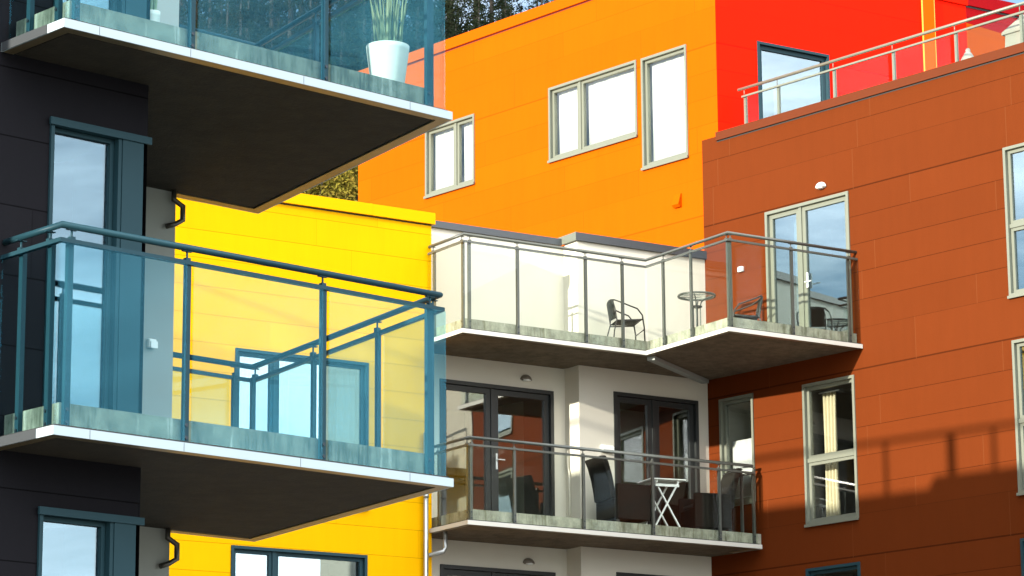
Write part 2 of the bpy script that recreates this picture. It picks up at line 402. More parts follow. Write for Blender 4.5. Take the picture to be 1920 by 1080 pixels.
def french(root, r, mat, cmul, v=0., pane='pane', room='room_d'):
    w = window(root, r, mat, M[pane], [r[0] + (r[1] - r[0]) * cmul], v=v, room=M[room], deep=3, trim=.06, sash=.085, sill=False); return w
for r in (wd1, wl1):
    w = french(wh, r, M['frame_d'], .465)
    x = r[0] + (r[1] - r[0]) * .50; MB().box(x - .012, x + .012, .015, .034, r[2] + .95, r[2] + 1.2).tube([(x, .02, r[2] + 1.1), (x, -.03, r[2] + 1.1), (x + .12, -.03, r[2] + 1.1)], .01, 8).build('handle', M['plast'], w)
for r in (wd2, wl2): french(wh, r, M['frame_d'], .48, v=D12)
# thin bent tube down the step side
MB().tube([(STEP - .03, -.1, flo0 + 1.32), (STEP - .03, -.1, flo0 + 1.05), (STEP - .03, -.14, flo0 + .95), (STEP - .03, -.14, flo0 + .1)], .016, 8).build('step_tube', M['white'], wh)

# =========================== brown building
bn = tag(empty('brown_apartment_building', BR), 'rust brown board clad apartment building with roof terrace, nearest on the right', 'building')
uend = 8.2
def rc(tl, br_, fr=BR): return fr.rect(tl, br_)
t = BR.hit(1435, 400); t2 = BR.hit(1591, 357); bd = (t[0], t2[0], flo1 - .02, (t[1] + t2[1]) / 2)
bA = BR.rect((1881, 278), (1895, 557)); bA = (bA[0], bA[0] + 1.25, bA[2], bA[3])
bB = BR.rect((1898, 639), (1912, 926)); bB = (bB[0], bB[0] + 1.25, bB[2], bB[3])
bC = BR.rect((1505, 722), (1611, 971))
bDt = BR.hit(1349, 750); bDt2 = BR.hit(1413, 737); bD = (bDt[0], BR.hit(1415, 840)[0], BR.hit(1417, 940)[1], bDt2[1])
t = BR.hit(1512, 1067); t2 = BR.hit(1613, 1053); bE = (t[0], t2[0], t[1] - 2.2, t[1])
t = BR.hit(1914, 1010); bF = (t[0], t[0] + 1.25, t[1] - 2.2, t[1])
ztop = 13.312 + H; zcl = BR.hit(1346, 264)[1]
wall(bn, M['brown'], BR, 0, uend, 0, ztop - .06, [inset(q) for q in (bd, bA, bB, bC, bD, bE, bF)], rest=9.)
ucap = BR.hit(1344, 248)[0]
MB().box(ucap, uend, -.035, .26, zcl, ztop).build('roof_edge', plain('brown sheet metal', (.10, .022, .006), .42, .1, .06, 2, .1), bn)
MB().box(ucap, uend, -.004, -.001, zcl - .022, zcl - .001).build('joint_strip', M['rubber'], bn)
MB().box(.4, uend - .1, .27, 8.8, ztop - .75, ztop - .62).build('terrace_floor', M['roof'], bn)
wG = window(bn, bd, M['frame'], M['pane_c'], [bd[0] + (bd[1] - bd[0]) * .41], room=M['room'], sash=.07, trim=.05, sill=False)
x = bd[0] + (bd[1] - bd[0]) * .475
MB().box(x - .014, x + .014, .012, .034, flo1 + .92, flo1 + 1.16).tube([(x, .02, flo1 + 1.0), (x, -.04, flo1 + 1.0), (x + .13, -.04, flo1 + 1.0)], .011, 8).build('handle', M['plast'], wG)
for q in (bA, bB): window(bn, q, M['frame'], M['pane_c'], rows=[q[2] + (q[3] - q[2]) * .47], room=M['room'])
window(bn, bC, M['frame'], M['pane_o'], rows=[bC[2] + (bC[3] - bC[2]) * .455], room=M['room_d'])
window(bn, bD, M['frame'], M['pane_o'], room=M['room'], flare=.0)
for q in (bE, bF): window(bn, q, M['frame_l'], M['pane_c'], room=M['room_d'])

# cream neighbour further along the same street side, just outside the picture: the white block's doors mirror it
cm = tag(empty('cream_apartment_building', BR, 8.25), 'cream rendered apartment building adjoining the brown one outside the picture', 'building')
M['cream'] = plain('cream render', (.42, .39, .31), .85)
cmh = [(2.2, 3.6, z, z + 1.5) for z in (5.6, 8.5, 11.4)] + [(6., 7.4, z, z + 1.5) for z in (5.6, 8.5)]
wall(cm, M['cream'], BR, 0, 9.5, 0, 14.2, [inset(q) for q in cmh], rest=9.)
for q in cmh: window(cm, q, M['frame_d'], M['pane_c'], room=M['room_d'])
MB().box(-.02, 9.5, -.04, .3, 14.201, 14.4).build('roof_edge', M['cap'], cm)
for z in (7.6, 10.5):
    bq = MB().box(.2, 1.6, -1.2, -.001, z, z + .22).build('balcony_slab', M['conc'], cm)
    MB().box(.15, 1.65, -1.25, -1.201, z - .05, z + .02).build('edge_strip', M['fascia'], bq)
    for u_ in (.22, .9, 1.56): MB().box(u_ - .02, u_ + .02, -1.195, -1.155, z + .221, z + 1.2).build('post', M['steel'], bq)
    MB().box(.2, 1.6, -1.2, -1.15, z + 1.201, z + 1.25).build('handrail', M['steel'], bq)

# =========================== orange and red building above
og = tag(empty('orange_apartment_building', OR), 'vivid orange and red board clad apartment building with white blinds in its windows', 'building')
zo = 16.589 + H; zol = OR.hit(960, 51)[1]; ufar = OR.hit(671, 320)[0]
o1 = OR.rect((797, 243), (890, 342)); o2 = OR.rect((1028, 167), (1196, 255)); o3 = OR.rect((1203, 109), (1290, 294))
def avg(tl, tr, bl, br_):
    p = [OR.hit(*q) for q in (tl, tr, bl, br_)]; return ((p[0][0] + p[2][0]) / 2, (p[1][0] + p[3][0]) / 2, (p[2][1] + p[3][1]) / 2, (p[0][1] + p[1][1]) / 2)
o1 = avg((797, 244), (889, 212), (798, 371), (890, 342)); o2 = avg((1028, 167), (1192, 111), (1030, 302), (1196, 255)); o3 = avg((1202, 110), (1286, 83), (1205, 317), (1291, 293))
wall(og, M['orange'], OR, ufar, 0, 11.2, zo - .05, [inset(q) for q in (o1, o2, o3)], v=.012, rest=10.)
MB().box(ufar - .03, .03, -.03, .3, zol, zo).build('roof_edge', plain('orange sheet metal', (.42, .070, .0002), .45, 0, .04, 2, .02), og)
MB().box(ufar, 0, .008, .011, zol - .024, zol - .001).build('joint_strip', plain('dark red joint', (.10, .004, .001), .8), og)
MB().box(ufar + .2, -.2, .31, 9.8, zo - .5, zo - .42).build('roof', M['roof'], og)
window(og, o1, M['frame'], M['pane_o'], [(OR.hit(852, 290)[0])], v=.012, room=M['room'])
window(og, o2, M['frame'], M['pane_o'], [(OR.hit(1085, 220)[0])], v=.012, room=M['room'])
window(og, o3, M['frame'], M['pane_o'], v=.012, room=M['room'])
# blinds hang inside: things of their own
def blind(fr, u0, u1, z0, z1, v, label, group='roller blinds in the orange wall', mat='blind'):
    r = empty('roller_blind', fr, (u0 + u1) / 2, v, z1); f = MB()
    w = (u1 - u0) / 2; n = 12
    vs = []; 
    for i in range(n + 1):
        x = -w + 2 * w * i / n
        for z in (0, z0 - z1): vs += [(x, .006 * sin(i * 2.1), z)]
    f.add(vs, [(2 * i, 2 * i + 2, 2 * i + 3, 2 * i + 1) for i in range(n)], True)
    o = f.build('fabric', M[mat], r); s = o.modifiers.new('t', 'SOLIDIFY'); s.thickness = .004
    MB().tube([(-w, 0, z0 - z1), (w, 0, z0 - z1)], .012, 8).build('bottom_bar', M['plast'], r)
    return tag(r, label, 'blind', group)
cA, cB = OR.hit(852, 290)[0], OR.hit(1085, 220)[0]
for (a, b, q, lb) in ((o1[0], cA, o1, 'white roller blind behind the left sash of the lowest orange wall window'), (cA, o1[1], o1, 'white roller blind behind the right sash of the lowest orange wall window'),
                      (o2[0], cB, o2, 'narrow white roller blind in the left sash of the wide orange wall window'), (cB, o2[1], o2, 'large white roller blind in the wide window of the orange wall'),
                      (o3[0], o3[1], o3, 'tall white roller blind in the window nearest the red corner')):
    blind(OR, a + .085, b - .085, q[2] + .10, q[3] - .07, .17, lb)
# vent hood
u, z = OR.hit(1272, 377)
v = MB(); v.add([(u - .09, .012, z + .12), (u + .07, .012, z + .12), (u + .07, .012, z - .11), (u - .09, .012, z - .11), (u - .09, -.012, z + .12), (u + .07, -.012, z + .12), (u + .07, -.075, z - .07), (u - .09, -.075, z - .07), (u + .07, -.03, z - .11), (u - .09, -.03, z - .11)],
      [(4, 5, 6, 7), (0, 1, 5, 4), (1, 2, 8, 6, 5), (0, 4, 7, 9, 3), (7, 6, 8, 9), (9, 8, 2, 3)]); v.build('vent_hood', M['orange'], og)
# red front (faces the terrace)
RX = OR.w(0, 0, 0).x; rx1 = RD.hit(1811, 20)[0]
def toOR(x, y): dx, dy = x - OR.x, y - OR.y; return dx * OR.c + dy * OR.s, -dx * OR.s + dy * OR.c
red = empty('red_wing', RD); 
rt = (RD.hit(1419, 76)[0], RD.hit(1553, 101)[0], ztop - .6, RD.hit(1419, 77)[1])
wall(red, M['red'], RD, RX + .014, rx1, ztop - .95, zo - .05, [inset(rt)], rest=.0)
def addside(): 
    MB().box(rx1 - .02, rx1, .002, 9, ztop - .95, zo - .06).build('side_wall', M['red'], red)
addside()
MB().box(RX, rx1 + .03, -.03, .3, zo - .12, zo - .004).build('roof_edge', plain('red sheet metal', (.78, .0095, .0006), .45, 0, .04, 2, .02), red)
window(red, rt, M['frame_l'], M['pane_c'], room=M['room'], sash=.07, sill=False)
xs0, xs1 = RD.hit(1730, 60)[0], RD.hit(1751, 60)[0]
MB().box(xs0, xs1, -.03, -.002, ztop - .6, zo - .1).build('orange_strip', plain('amber sheet metal', (.62, .085, .0003), .5, 0, .04, 2, .02), red)
for q in (xs0 - .012, xs1): MB().box(q, q + .012, -.034, -.003, ztop - .6, zo - .1).build('strip_edge', plain('pale edge', (.62, .30, .03), .5), red)
tag(red, 'bright red board clad wing with orange strip and glazed door, above the brown roof terrace', 'building')
cr = Frame(0, 39.6, 0); crm = empty('shaded_red_wing', cr); M['red_shade'] = cladding('crimson boards', (.24, .0035, .006), 14.213, .45, 2.9, 2.25, 3.3, .6)  # same red boards, the wall's shade put into a darker colour
a = cr.hit(1855, 0); b = cr.hit(1920, 12); c = cr.hit(1811, 10)
wall(crm, M['red_shade'], cr, rx1 + .01, rx1 + 7, ztop - .95, a[1], rest=6)
MB().box(rx1 + .012, rx1 + 7.03, -.04, .3, c[1], a[1] + .03).build('roof_edge', M['red_shade'], crm)
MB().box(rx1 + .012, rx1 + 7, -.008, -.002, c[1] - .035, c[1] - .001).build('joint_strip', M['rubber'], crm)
tag(crm, 'red wing with painted in shade set back behind the red wall at the roof terrace end', 'building')

# =========================== dark building on the left (three storeys of it are in view)
dk = tag(empty('charcoal_apartment_building', LD), 'charcoal board clad apartment building with skylight tinted grey windows, nearest on the left', 'building')
dx1 = LD.hit(278, 200)[0]; dxf = LD.hit(265, 285)[0]; GREY_R = 14.685
zs = (g0, g1)
hs = []
t = LD.hit(94, 226); t2 = LD.hit(264, 262)
lw_mid = (t[0], dxf, g0 + DECK, (t[1] + t2[1]) / 2)
t = LD.hit(72, 956); lw_low = (t[0], dxf, g0 + DECK - 2.9, t[1]); lw_up = (lw_mid[0], dxf, g1 + DECK, lw_mid[3] + 2.9)
m_holes = [(q[0] + .012, dx1 - .001, q[2], q[3] - .012) for q in (lw_low, lw_mid, lw_up)]
wall(dk, M['dark'], LD, 5, dx1 - .001, 0, 15., m_holes, rest=7)
wall(dk, M['grey'], LD, dx1, GREY_R, 0, 15., v=2.47, rest=7, name='side_wall')
for q in (lw_low, lw_mid, lw_up):
    w = window(dk, (q[0], q[1] - .19, q[2], q[3]), M['frame_l'], M['pane_l'], room=M['room_d'], trim=.03, sash=.032, sill=False)
    MB().box(q[1] - .188, q[1], -.03, .12, q[2], q[3] - .03).build('corner_cover', M['frame_l'], w)
    MB().box(q[0] - .02, dx1 + .01, -.045, -.024, q[3] - .035, q[3] + .02).build('head_flashing', M['frame_l'], w)
for gz in (g0, g1):
    ue, zz = 14.57, gz - .06
    MB().tube([(ue + .06, 2.42, zz + .02), (ue + .06, 2.42, zz - .08), (ue + .14, 2.40, zz - .13), (ue + .14, 2.40, zz - .25), (ue + .08, 2.42, zz - .29), (ue - .0, 2.44, zz - .32)], .022, 12).build('downpipe', M['pipe_d'], dk)

# =========================== balconies
def along(fr, path, i, px, py):
    (x0, y0), (x1, y1) = path[i], path[i + 1]
    th = atan2(y1 - y0, x1 - x0); o = fr.w(x0, y0, 0); f = Frame(o.x, o.y, fr.th + th); return f.hit(px, py)[0]
def balcony(fr, path, slab, zt, hr, posts, steel, glassm, conc, label, origin, bolts=True):
    r = tag(empty('balcony', fr, *origin, zt), label, 'balcony', 'glass fronted balconies'); O = (*origin, zt); path0 = path
    B = lambda mb, n, mat, p=None, **k: mb.build(n, mat, p or r, O, **k)
    B(MB().prism(slab, zt - .05, zt + DECK), 'slab', conc)
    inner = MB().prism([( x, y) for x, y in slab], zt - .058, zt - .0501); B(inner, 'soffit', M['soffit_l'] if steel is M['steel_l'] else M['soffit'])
    f = MB().sweep(path, 0, .012, zt - .065, zt).sweep(path, .0125, .105, zt - .011, zt - .001); B(MB().sweep(path, .0125, .105, zt - .064, zt - .052), 'drip_edge', M['drip']); B(f, 'edge_strip', M['fascia_l'] if steel is M['steel_l'] else M['fascia'])
    B(MB().sweep(path, .028, .062, zt + .001, zt + .016), 'base_channel', M['rubber'])
    B(MB().sweep(path, .05, .088, zt + hr - .155, zt + hr - .125), 'glass_rail', steel)
    hp = offset(path, .085); rad = .0245
    B(MB().tube([(x, y, zt + hr - rad) for x, y in hp], rad, 14), 'handrail', steel)
    for i, ts in enumerate(posts):
        (x0, y0), (x1, y1) = path[i], path[i + 1]; L = math.hypot(x1 - x0, y1 - y0); d = ((x1 - x0) / L, (y1 - y0) / L); n = (-d[1], d[0])
        P = lambda s, o: (x0 + d[0] * s + n[0] * o, y0 + d[1] * s + n[1] * o)
        for s in ts:
            mid = .25 < s < L - .25; fo_ = .066 if mid else .092
            m = MB(); a, b, c, e = P(s - .023, fo_), P(s + .023, fo_), P(s + .023, .128 if not mid else .100), P(s - .023, .128 if not mid else .100)
            m.prism([a, b, c, e], zt + .004, zt + hr - .13); q = P(s, .09)
            m.tube([(*q, zt + hr - .13), (*q, zt + hr - .045)], .008, 8).box(q[0] - .02, q[0] + .02, q[1] - .02, q[1] + .02, zt + hr - .135, zt + hr - .10)
            m.box(q[0] - .04, q[0] + .04, q[1] - .014, q[1] + .014, zt + hr - .053, zt + hr - .0455)
            po = B(m, 'post', steel)
            if bolts:
                for zz in (.05, .14):
                    a = P(s, fo_ - .009); b = P(s, fo_ - .0005); B(MB().tube([(*a, zt + zz), (*b, zt + zz)], .013, 10), 'bolt', M['bolt'], po)
        # glass bays between posts, sheets butt with open joints
        st = [0.] + [s for s in sorted(ts) if .25 < s < L - .25] + [L]
        o0, o1 = .040, .052
        A, Bq = offset(path, o0), offset(path, o1)
        lo = ((A[i][0] - x0) * d[0] + (A[i][1] - y0) * d[1]); hi = ((A[i + 1][0] - x0) * d[0] + (A[i + 1][1] - y0) * d[1])
        st[0] = max(0, lo) + .006 if i else .03; st[-1] = hi - .006
        for a, b in zip(st[:-1], st[1:]):
            a += 0.029 if .25 < a < L - .25 else .005; b -= 0.029 if .25 < b < L - .25 else .005
            B(MB().prism([P(a, o0), P(b, o0), P(b, o1), P(a, o1)], zt + .017, zt + hr - .157), 'glass_panel', glassm)
    return r
def pos(fr, path, i, pxs): return [along(fr, path, i, *q) for q in pxs]

lp = [(11.305, 17.67), (11.305, 16.872), (14.945, 16.872), (15.66, 20.26), (14.70, 20.26)]
ls = offset(lp, .13); lslab = [(ls[0][0], 17.85), ls[1], ls[2], ls[3], (ls[4][0], ls[4][1]), (14.5, 20.4), (12.3, 20.4), (12.3, 17.85)]
frontl = pos(L0, lp, 1, [(143, 650), (362, 650), (618, 700), (812, 700)])
frontl[-1] = 3.64 - .16
sidel = [.20, .56]; rightl = [.16, 1.07, 2.20, 3.30]; backl = [.30]
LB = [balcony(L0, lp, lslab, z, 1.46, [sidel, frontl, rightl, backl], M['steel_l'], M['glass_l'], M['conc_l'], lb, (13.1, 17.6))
      for z, lb in ((g0, 'lower left balcony with sky tinted railing glass and empty deck, below the potted grass'), (g1, 'upper left balcony whose sky tinted glass shows a potted grass'))]

bx = lambda y: BR.x + .1441 * (BR.y - y)
up = [(23.36, 38.39), (23.36, 37.305), (26.744, 37.305), (26.744, 35.156), (bx(35.156) - .012, 35.156)]
us = offset(up, .13); uslab = [(us[0][0], 38.9), us[1], us[2], us[3], (bx(us[4][1]) + .05, us[4][1]), (bx(38.6) + .05, 38.6), (26.4, 38.7), (26.2, 39.1)]
pu = [[.10, .93], pos(W0, up, 1, [(887, 530), (976, 540), (1104, 560), (1173, 560)]), pos(W0, up, 2, [(1236, 560), (1288, 550), (1355, 540)]), pos(W0, up, 3, [(1378, 540), (1492, 560), (1600, 560)])]
RU = balcony(W0, up, uslab, h1, 1.509, pu, M['steel'], M['glass'], M['conc'], 'L shaped glass balcony holding the round table, upper one on the right', (26.3, 38.))
lo = [(23.44, 38.39), (23.44, 37.305), (bx(37.305) - .10, 37.305), (bx(37.9) - .10, 37.95)]
los = offset(lo, .13); loslab = [(los[0][0], 38.9), los[1], (bx(los[2][1]) + .05, los[2][1]), (bx(38.6) + .05, 38.6), (26.4, 38.7), (26.2, 39.1)]
pl = [[.10, .93], pos(W0, lo, 1, [(890, 900), (970, 900), (1100, 920), (1230, 930), (1355, 940), (1421, 950)]), [.35]]
RL = balcony(W0, lo, loslab, h0, 1.288, pl, M['steel'], M['glass'], M['conc'], 'straight glass balcony with dark wicker chairs, lower one on the right', (26.3, 38.))
for q, gz in zip(LB, (g0, g1)):
    for sx in (.30, 1.10, 2.15, 3.2): MB().box(11.305 + sx, 11.308 + sx, 16.8705, 16.8718, gz - .064, gz - .002).build('edge_joint', M['cap'], q, (13.1, 17.6, gz))
for sx in (16.9, 18.6, 20.35, 22.35): MB().box(sx, sx + .05, -.0525, -.0503, zb + .002, zt + .002).build('lap_seam', bpy.data.materials['yellow sheet metal'], ye)
MB().bar((26.88, 37.36, h1 - .095), (28.78, 38.50, h1 - .095), .13, .06).build('soffit_beam', M['grey'], RU, (26.3, 38., h1))
for q, gz in zip(LB, (g0, g1)): MB().box(11.300, 11.3045, 17.08, 17.66, gz - .066, gz + .001).build('lead_flashing', M['cap'], q, (13.1, 17.6, gz))
# zinc drain from the lower right balcony into the yellow wall's downpipe
dr = MB(); a = W0.hitz(812, 985, h0)
dr.tube([(23.60, 38.2, h0 - .06), (23.60, 38.2, h0 - .30), (23.58, 38.22, h0 - .36), (ub + .05, 38.31, h0 - .42)], .034, 12).build('drainpipe', M['zinc'], RL, (26.3, 38., h0))

# terrace railing on the brown roof
vt = .34; rl = BR.hit(1386, 166, vt); rz = rl[1]
tp = []; posts_px = [(1395, 190), (1457, 180), (1562, 150), (1673, 115), (1790, 80), (1912, 40)]
tr = tag(empty('terrace_railing', BR, rl[0], vt, ztop - .62), 'pale steel and glass railing along the brown roof terrace', 'railing'); O = (rl[0], vt, ztop - .62)
path = [(rl[0] - .0, vt), (uend, vt)]
MB().tube([(rl[0] - .02, vt, rz - .024), (uend, vt, rz - .024)], .026, 12).build('handrail', M['steel_t'] if 'steel_t' in M else M['frame'], tr, O)
MB().box(rl[0] + .06, uend, vt - .015, vt + .02, rz - .175, rz - .145).build('glass_rail', M['frame'], tr, O)
us_ = [BR.hit(*q, vt)[0] for q in posts_px]; dlt = us_[-1] - us_[-2]
us_ += [us_[-1] + dlt]; us_ = [q for q in us_ if q < uend]
for u in us_:
    MB().box(u - .025, u + .025, vt + .021, vt + .06, ztop - .62, rz - .13).tube([(u, vt + .01, rz - .13), (u, vt + .01, rz - .04)], .008, 8).build('post', M['frame'], tr, O)
for a, b in zip(us_[:-1], us_[1:]):
    MB().box(a + .01, b - .09, vt - .005, vt + .007, ztop - .55, rz - .176).build('glass_panel', M['glass'], tr, O)

# =========================== small wall things
def dome(fr, px, py, v, mat, label, s=.105):
    u, z = fr.hit(px, py, v); r = empty('wall_lamp', fr, u, v, z)
    m = MB(); n, k = 20, 8; vs = []; fs = []
    for i in range(k + 1):
        a = pi / 2 * i / k
        for j in range(n + 1):
            b = pi * j / n; vs.append((cos(b) * cos(a) * s * 1.0, -.012 - sin(b) * cos(a) * s * .8, sin(a) * s * .85))
    for i in range(k):
        for j in range(n): q = i * (n + 1) + j; fs.append((q, q + 1, q + n + 2, q + n + 1))
    m.add(vs, fs, True); o = m.build('shade', mat, r); q = o.modifiers.new('t', 'SOLIDIFY'); q.thickness = .006
    MB().box(-s * .7, s * .7, -.012, -.001, -.01, s * .55).build('back_plate', mat, r)
    MB().lathe([(0, .01), (s * .5, .005), (s * .62, -.012), (s * .45, -.022), (0, -.026)], (0, -s * .40, 0), 16).build('bulb_cover', M['plast'], r)
    return tag(r, label, 'lamp', 'half dome wall lamps')
dome(BR, 1541, 352, 0., M['lampw'], 'white half dome lamp above the brown wall terrace door')
dome(W1, 985, 713, 0., M['lampd'], 'brown half dome lamp on shaded white wall over the lower balcony door')
dome(W1, 990, 1057, 0., M['lampd'], 'brown half dome lamp on white wall at the bottom under the lower balcony')
def socket(fr, px, py, v, label, w=.08, h=.08):
    u, z = fr.hit(px, py, v); r = empty('wall_socket', fr, u, v, z)
    MB().box(-w / 2, w / 2, -.045, -.001, -h / 2, h / 2).build('box', M['plast'], r, bevel=.006)
    MB().box(-w / 2 + .008, w / 2 + .004, -.06, -.046, -h / 2 - .006, h / 2 - .02).build('lid', M['plast'], r, bevel=.004)
    return tag(r, label, 'socket', 'outdoor wall sockets')
socket(LD, 281, 645, 2.47, 'white outdoor socket on grey wall behind the lower left balcony', .075, .075)
socket(BR, 1391, 505, 0., 'white outdoor socket on brown wall beside the terrace door', .10, .08)
socket(W2, 1137, 842, 0., 'white outdoor socket on white wall behind the lower right balcony', .22, .12)

# =========================== curtains in the brown window and in the yellow windows
def curtain(fr, u0, u1, z0, z1, v, label, mat='curtain', waves=6, flare=0.):
    r = empty('curtain', fr, (u0 + u1) / 2, v, z1); n = waves * 8; f = MB(); vs = []; w = (u1 - u0)
    rows = 6
    for j in range(rows + 1):
        q = j / rows
        for i in range(n + 1):
            x = (i / n - .5) * w * (1 - flare * sin(pi * q)); vs.append((x, .035 * sin(2 * pi * waves * i / n + q), -(z1 - z0) * q))
    f.add(vs, [(j * (n + 1) + i, j * (n + 1) + i + 1, (j + 1) * (n + 1) + i + 1, (j + 1) * (n + 1) + i) for j in range(rows) for i in range(n)], True)
    o = f.build('fabric', M[mat], r); s = o.modifiers.new('t', 'SOLIDIFY'); s.thickness = .003
    MB().tube([(-w * .7, 0, .02), (w * .7, 0, .02)], .012, 8).build('rod', M['plast'], r)
    return tag(r, label, 'curtain')
a = BR.hit(1543, 800, .35)[0]; b = BR.hit(1567, 800, .35)[0]
curtain(BR, a, b + .03, bC[2] + .03, bC[3] - .12, .35, 'cream gathered curtain inside the tall brown wall window', waves=4, flare=.12)
u0, z1_ = BR.hit(1366, 828, .2); 
blind(BR, bD[0] + .12, bD[1] - .09, BR.hit(1400, 932, .16)[1], BR.hit(1385, 826, .16)[1], .16, 'white pleated blind half raised in the small brown wall window', 'blinds in the brown wall')
ca = YE.hit(447, 800)[0]
for (a, b, lb) in ((yw1[0] + .1, yw1[0] + .32, 'pale curtain at the left side of the yellow wall window'), (c1 + .1, c1 + .34, 'pale curtain beside the mullion of the yellow wall window'), (yw1[1] - .42, yw1[1] - .1, 'pale curtain at the right side of the yellow wall window')):
    curtain(YE, a, b, yw1[2] + .05, yw1[3] - .08, .22, lb, 'blind', 3)
a = bd[0]; curtain(BR, bd[0] + .34, bd[0] + .62, flo1 + .02, bd[3] - .08, .3, 'white curtain behind the narrow pane of the terrace door', 'blind', 3)

# =========================== furniture
def bistro(name='garden_chair'):
    r = bpy.data.objects.new(name, None); COL.objects.link(r)
    pts = []
    side = [(.25, .26, 0), (.24, .265, .30), (.21, .27, .50), (.13, .275, .60), (.0, .275, .645), (-.14, .26, .70), (-.225, .20, .745), (-.255, .10, .765)]
    pts = side + [(-.262, 0, .77)] + [(x, -y, z) for x, y, z in side[::-1]]
    MB().tube(pts, .0125, 8).build('armrest_frame', M['black'], r)
    for s in (-1, 1):
        MB().tube([(-.26, s * .22, 0), (-.235, s * .215, .25), (-.19, s * .205, .42), (-.22, s * .2, .62), (-.25, s * .17, .745)], .011, 8).build('leg', M['black'], r)
        MB().tube([(-.20, s * .21, .395), (.0, s * .235, .41), (.225, s * .262, .43)], .010, 8).build('seat_rail', M['black'], r)
    MB().tube([(.243, -.262, .27), (.243, .262, .27)], .008, 8).build('stretcher', M['black'], r)
    f = MB(); n = 8; vs = []
    for i in range(n + 1):
        for j in range(n + 1):
            x = -.19 + .41 * i / n; y = (-.5 + j / n) * (.40 + .10 * i / n); vs.append((x, y, .425 + .02 * i / n - .018 * sin(pi * i / n) * sin(pi * j / n)))
    f.add(vs, [(i * (n + 1) + j, i * (n + 1) + j + 1, (i + 1) * (n + 1) + j + 1, (i + 1) * (n + 1) + j) for i in range(n) for j in range(n)], True)
    o = f.build('seat', M['sling'], r); q = o.modifiers.new('t', 'SOLIDIFY'); q.thickness = .012
    f = MB(); vs = []
    for i in range(n + 1):
        for j in range(n + 1):
            z = .45 + .30 * i / n; a = (-.5 + j / n); vs.append((-.195 - .055 * i / n - .035 * (1 - (2 * a) ** 2), a * .37, z))
    f.add(vs, [(i * (n + 1) + j, i * (n + 1) + j + 1, (i + 1) * (n + 1) + j + 1, (i + 1) * (n + 1) + j) for i in range(n) for j in range(n)], True)
    o = f.build('backrest', M['sling'], r); q = o.modifiers.new('t', 'SOLIDIFY'); q.thickness = .012
    return r
ch = bistro(); a = W0.hit(1172, 590, 38.1); ch.location = (a[0], 38.1, flo1); ch.rotation_euler = (0, 0, radians(-20))
tag(ch, 'dark garden armchair in front of the white wall on the upper balcony', 'chair', 'garden chairs on the upper balcony')
c2_ = copy_tree(ch); a = W0.hit(1402, 580, 36.85); c2_.location = (a[0] - .05, 36.85, flo1); c2_.rotation_euler = (0, 0, radians(150))
tag(c2_, 'dark garden armchair in front of the brown wall beside the glazed door', 'chair', 'garden chairs on the upper balcony')

ty = 37.0; a = W0.hit(1306, 555, ty); tb = tag(empty('round_table', W0, a[0], ty, flo1), 'round glass topped metal table on the upper balcony', 'table')
TH = a[1] - flo1; R_ = .30
MB().lathe([(R_ - .03, TH - .012), (R_, TH - .018), (R_ + .006, TH), (R_, TH + .014), (R_ - .03, TH + .012), (R_ - .03, TH - .012)], n=40).build('rim', M['steel'], tb)
MB().lathe([(0, TH - .004), (R_ - .028, TH - .004), (R_ - .028, TH + .004), (0, TH + .004)], n=40).build('glass_top', M['glass'], tb)
for k in range(4):
    an = pi / 4 + k * pi / 2; d = (cos(an), sin(an))
    MB().tube([(d[0] * q, d[1] * q, z) for q, z in ((.26, 0.01), (.20, .03), (.10, .10), (.055, .2), (.055, TH - .16), (.075, TH - .10), (.14, TH - .05), (.25, TH - .02))], .011, 8).build('leg', M['steel'], tb)
for z in (.17, TH - .19): MB().box(-.06, .06, -.06, .06, z, z + .03).build('collar', M['black'], tb)

def armchair(label):
    r = bpy.data.objects.new('wicker_armchair', None); COL.objects.link(r); W = M['wicker']
    MB().box(-.30, .34, -.30, .30, .08, .40).build('seat_base', W, r, bevel=.02)
    MB().box(-.24, .32, -.235, .235, .402, .47).build('cushion', M['sling'], r, bevel=.02)
    for s in (-1, 1): MB().box(-.28, .35, s * .30 - (.0 if s > 0 else .075), s * .30 + (.075 if s > 0 else 0), .06, .62).build('armrest', W, r, bevel=.02)
    f = MB(); n = 10; prof = [(-.25, .40), (-.27, .55), (-.31, .75), (-.37, .95), (-.42, 1.06)]
    vs = []
    for x, z in prof:
        vs += [(x, -.29, z), (x - .10, -.29, z - .01), (x - .10, .29, z - .01), (x, .29, z)]
    fs = [(4 * i + k, 4 * i + (k + 1) % 4, 4 * i + 4 + (k + 1) % 4, 4 * i + 4 + k) for i in range(len(prof) - 1) for k in range(4)] + [(0, 1, 2, 3), tuple(4 * (len(prof) - 1) + k for k in (3, 2, 1, 0))]
    f.add(vs, fs); f.build('backrest', W, r, bevel=.02)
    for x in (-.26, .30):
        for y in (-.33, .33): MB().box(x - .025, x + .025, y - .025, y + .025, 0, .062).build('leg', M['black'], r)
    return tag(r, label, 'chair', 'wicker armchairs on the lower balcony')
w1 = armchair('tall backed dark wicker armchair facing right beside the white folding table'); a = W0.hit(1165, 930, 37.85)
w1.location = (a[0] + .02, 37.85, flo0); w1.rotation_euler = (0, 0, radians(-8))
w2 = copy_tree(w1); w2['label'] = 'dark wicker armchair near the brown wall, facing the white folding table'
a = W0.hit(1325, 940, 37.95); w2.location = (a[0], 37.95, flo0); w2.rotation_euler = (0, 0, radians(165))
fy = 37.75; a = W0.hit(1240, 902, fy); ft = tag(empty('folding_table', W0, a[0], fy, flo0, radians(-12)), 'white wooden folding table with crossed legs between the wicker chairs', 'table')
T = a[1] - flo0
m = MB()
for k in range(6): m.box(-.30, .30, -.28 + k * .095, -.28 + k * .095 + .083, T - .02, T)
m.build('tabletop', M['whitewood'], ft, bevel=.003)
